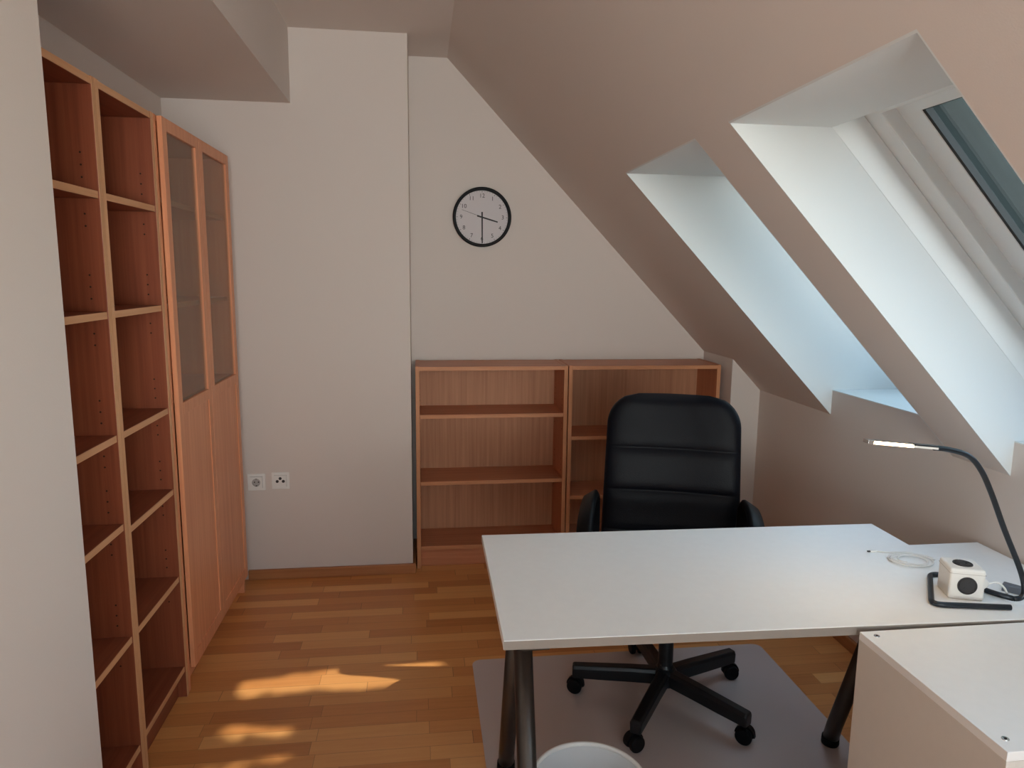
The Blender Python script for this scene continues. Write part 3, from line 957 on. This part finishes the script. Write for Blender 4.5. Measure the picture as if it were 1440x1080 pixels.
# added fill: the low sky on the rear side is made brighter
def wm(op, a, b):
    n_ = nt.nodes.new('ShaderNodeMath'); n_.operation = op; n_.use_clamp = op == 'MULTIPLY'
    for i_, v_ in enumerate((a, b)):
        if isinstance(v_, (int, float)): n_.inputs[i_].default_value = v_
        else: nt.links.new(v_, n_.inputs[i_])
    return n_.outputs[0]
ry_ = wm('MULTIPLY', wm('SUBTRACT', wm('SUBTRACT', 0.0, sx.outputs['Y']), .60), 5.0)
rz_ = wm('MULTIPLY', wm('SUBTRACT', .24, sx.outputs['Z']), 6.0)
fac_ = wm('MULTIPLY', ry_, rz_)
mxw = nt.nodes.new('ShaderNodeMix'); mxw.data_type = 'RGBA'
nt.links.new(fac_, mxw.inputs['Factor'])
nt.links.new(rp.outputs['Color'], mxw.inputs[6])
mxw.inputs[7].default_value = (2.05, 2.0, 1.98, 1)
nt.links.new(mxw.outputs[2], bg.inputs['Color'])
bg.inputs['Strength'].default_value = 4.6

for (a, b) in WIN:      # sky portals in the roof windows
    ld = bpy.data.lights.new('window_portal', 'AREA')
    ld.shape = 'RECTANGLE'; ld.size = .6; ld.size_y = 1.15
    ld.cycles.is_portal = True
    lo = link(bpy.data.objects.new('window_portal', ld))
    P0 = Vector((xs(ZT, C_OUT), (a+b)/2, ZT))
    lo.location = P0+DS*.61+DN*.06
    lo.rotation_euler = (-DN).to_track_quat('-Z', 'Y').to_euler()
    q = Matrix(((0, DS.x, DN.x), (1, DS.y, DN.y), (0, DS.z, DN.z)))
    lo.rotation_euler = q.to_euler()
    if q.determinant() < 0:
        q = Matrix(((0, -DS.x, DN.x), (1, -DS.y, DN.y), (0, -DS.z, DN.z))); lo.rotation_euler = q.to_euler()

ld = bpy.data.lights.new('window_portal', 'AREA')
ld.shape = 'RECTANGLE'; ld.size = RW[1]-RW[0]; ld.size_y = RW[3]-RW[2]; ld.cycles.is_portal = True
lo = link(bpy.data.objects.new('window_portal', ld))
lo.location = ((RW[0]+RW[1])/2, Y_R-.15, (RW[2]+RW[3])/2); lo.rotation_euler = (PI/2, 0, 0)

sd = bpy.data.lights.new('sun', 'SUN')
sd.energy = SUN_E if 'SUN_E' in globals() else 2.7
sd.color = (1.0, .90, .76)
sd.angle = math.radians(0.6)
so = link(bpy.data.objects.new('sun', sd))
SUNDIR = Vector((-1.0, -.055, -.945)).normalized()    # travel direction
so.rotation_euler = SUNDIR.to_track_quat('-Z', 'Y').to_euler()
so.location = (6, 1, 8)

# ------------------------------------------------------------------ unseen foliage added outside the roof windows to shape the sun
S1 = [(-0.70, 2.555), (-0.137, 2.61), (0.10, 2.615), (0.10, 2.53), (-0.137, 2.485), (-0.70, 2.465)]  # sun strips on the floor; leaves are left out along their rays
S2 = [(-0.70, 2.295), (-0.38, 2.275), (-0.46, 2.235), (-0.70, 2.220)]
S3 = [(-0.70, 2.09), (-0.44, 2.13), (-0.40, 2.10), (-0.70, 2.06)]
def inside(poly, x, y):
    c = False
    for (x1, y1), (x2, y2) in zip(poly, poly[1:]+poly[:1]):
        if (y1 > y) != (y2 > y) and x < (x2-x1)*(y-y1)/(y2-y1)+x1:
            c = not c
    return c
rt = random.Random(11)
TD = 4.4
base_pt = Vector((4.2, 1.9, -5.0))
shade_tree = thing('shade_tree', 'unseen leafy crown added outside the roof windows, gapped to shape the sun patches', 'shade_tree', base_pt)
bm = bmesh.new()
bx_, by_ = SUNDIR.orthogonal().normalized(), None
by_ = SUNDIR.cross(bx_)
spots = []
st_ = .047
for layer in range(3):
    gx_ = -.82
    while gx_ < 1.40:
        gy_ = .92
        while gy_ < 2.95:
            spots.append((gx_+rt.uniform(-.5, .5)*st_*1.1, gy_+rt.uniform(-.5, .5)*st_))
            gy_ += st_
        gx_ += st_*1.35
for k in range(160):      # thinner rim of the crown
    q = rt.uniform(0, 2*PI); rr = rt.uniform(.9, 1.35)
    spots.append((.3+1.25*rr*math.cos(q), 1.93+1.1*rr*math.sin(q)))
for fx, fy in spots:
    if any(inside(S, fx+dx, fy+dy) for S in (S1, S2, S3) for dx, dy in ((0, 0), (.04, 0), (-.04, 0), (0, .03 if S is S1 else .012), (0, -.03 if S is S1 else -.012))):
        continue
    p = Vector((fx, fy, 0))-SUNDIR*(TD+rt.uniform(-.25, .25)) - base_pt
    a = rt.uniform(0, 2*PI)
    tilt = Vector((rt.uniform(-.5, .5), rt.uniform(-.5, .5), rt.uniform(-.5, .5)))
    u = (bx_*math.cos(a)+by_*math.sin(a)+tilt*.5).normalized()
    v = SUNDIR.cross(u).normalized()
    l, w_ = rt.uniform(.048, .066), rt.uniform(.024, .032)
    pts = [p-u*l, p-u*l*.2+v*w_, p+u*l*.5+v*w_*.7, p+u*l, p+u*l*.5-v*w_*.7, p-u*l*.2-v*w_]
    bm.faces.new([bm.verts.new(q) for q in pts])
me = bpy.data.meshes.new('crown'); bm.to_mesh(me); bm.free()
kl = NT('green_leaf')
kl.b.inputs['Base Color'].default_value = rgb(.09, .17, .05)
tl = kl.n('ShaderNodeBsdfTranslucent'); tl.inputs['Color'].default_value = rgb(.34, .46, .22)
mxl = kl.n('ShaderNodeMixShader'); mxl.inputs['Fac'].default_value = .35
kl.l(kl.b.outputs[0], mxl.inputs[1]); kl.l(tl.outputs[0], mxl.inputs[2]); kl.l(mxl.outputs[0], kl.out.inputs['Surface'])
me.materials.append(kl.m)
cw = link(bpy.data.objects.new('crown', me)); cw.parent = shade_tree; cw['kind'] = 'stuff'
bm = bmesh.new()
top = Vector((.35, 1.95, 0))-SUNDIR*(TD+.35)-base_pt
tube(bm, catmull([(0, 0, 0), (.05, .02, 3), (.15, .05, 6), top*.9, top], 6), .13, 12)
obj('trunk', bm, plain('bark', (.09, .065, .045), .9, bump=.6, bscale=20), shade_tree, smooth=True)
bm = bmesh.new()
for k in range(9):
    q = Vector((rt.uniform(-.8, 1.6), rt.uniform(.9, 2.05), 0))-SUNDIR*(TD+.3)-base_pt
    m_ = top*.82+Vector((0, 0, .2*k/9))
    tube(bm, catmull([m_, (m_+q)/2+Vector((0, 0, .2)), q], 5), .018, 7)
obj('branches', bm, bpy.data.materials['bark'], shade_tree)

# ------------------------------------------------------------------ camera
f, pi_, ya, ro = 996.7, math.radians(8.77), math.radians(7.39), math.radians(.609)
fw = Vector((math.sin(ya)*math.cos(pi_), math.cos(ya)*math.cos(pi_), -math.sin(pi_)))
r = Vector((math.cos(ya), -math.sin(ya), 0)); u = r.cross(fw)
r2 = math.cos(ro)*r+math.sin(ro)*u; u2 = -math.sin(ro)*r+math.cos(ro)*u
cd = bpy.data.cameras.new('camera')
cd.sensor_width = 36; cd.lens = f*36/1440; cd.clip_start = .02
co = link(bpy.data.objects.new('camera', cd))
co.matrix_world = Matrix(((r2.x, u2.x, -fw.x, 0), (r2.y, u2.y, -fw.y, 0), (r2.z, u2.z, -fw.z, 1.518), (0, 0, 0, 1)))
bpy.context.scene.camera = co
s = bpy.context.scene
s.view_settings.view_transform = 'Standard'
s.view_settings.look = 'None'
s.view_settings.gamma = 1
s.view_settings.exposure = 0.9
s.cycles.use_denoising = True
s.cycles.max_bounces = 10
s.cycles.diffuse_bounces = 8
s.cycles.transparent_max_bounces = 12
s.cycles.sample_clamp_indirect = 8
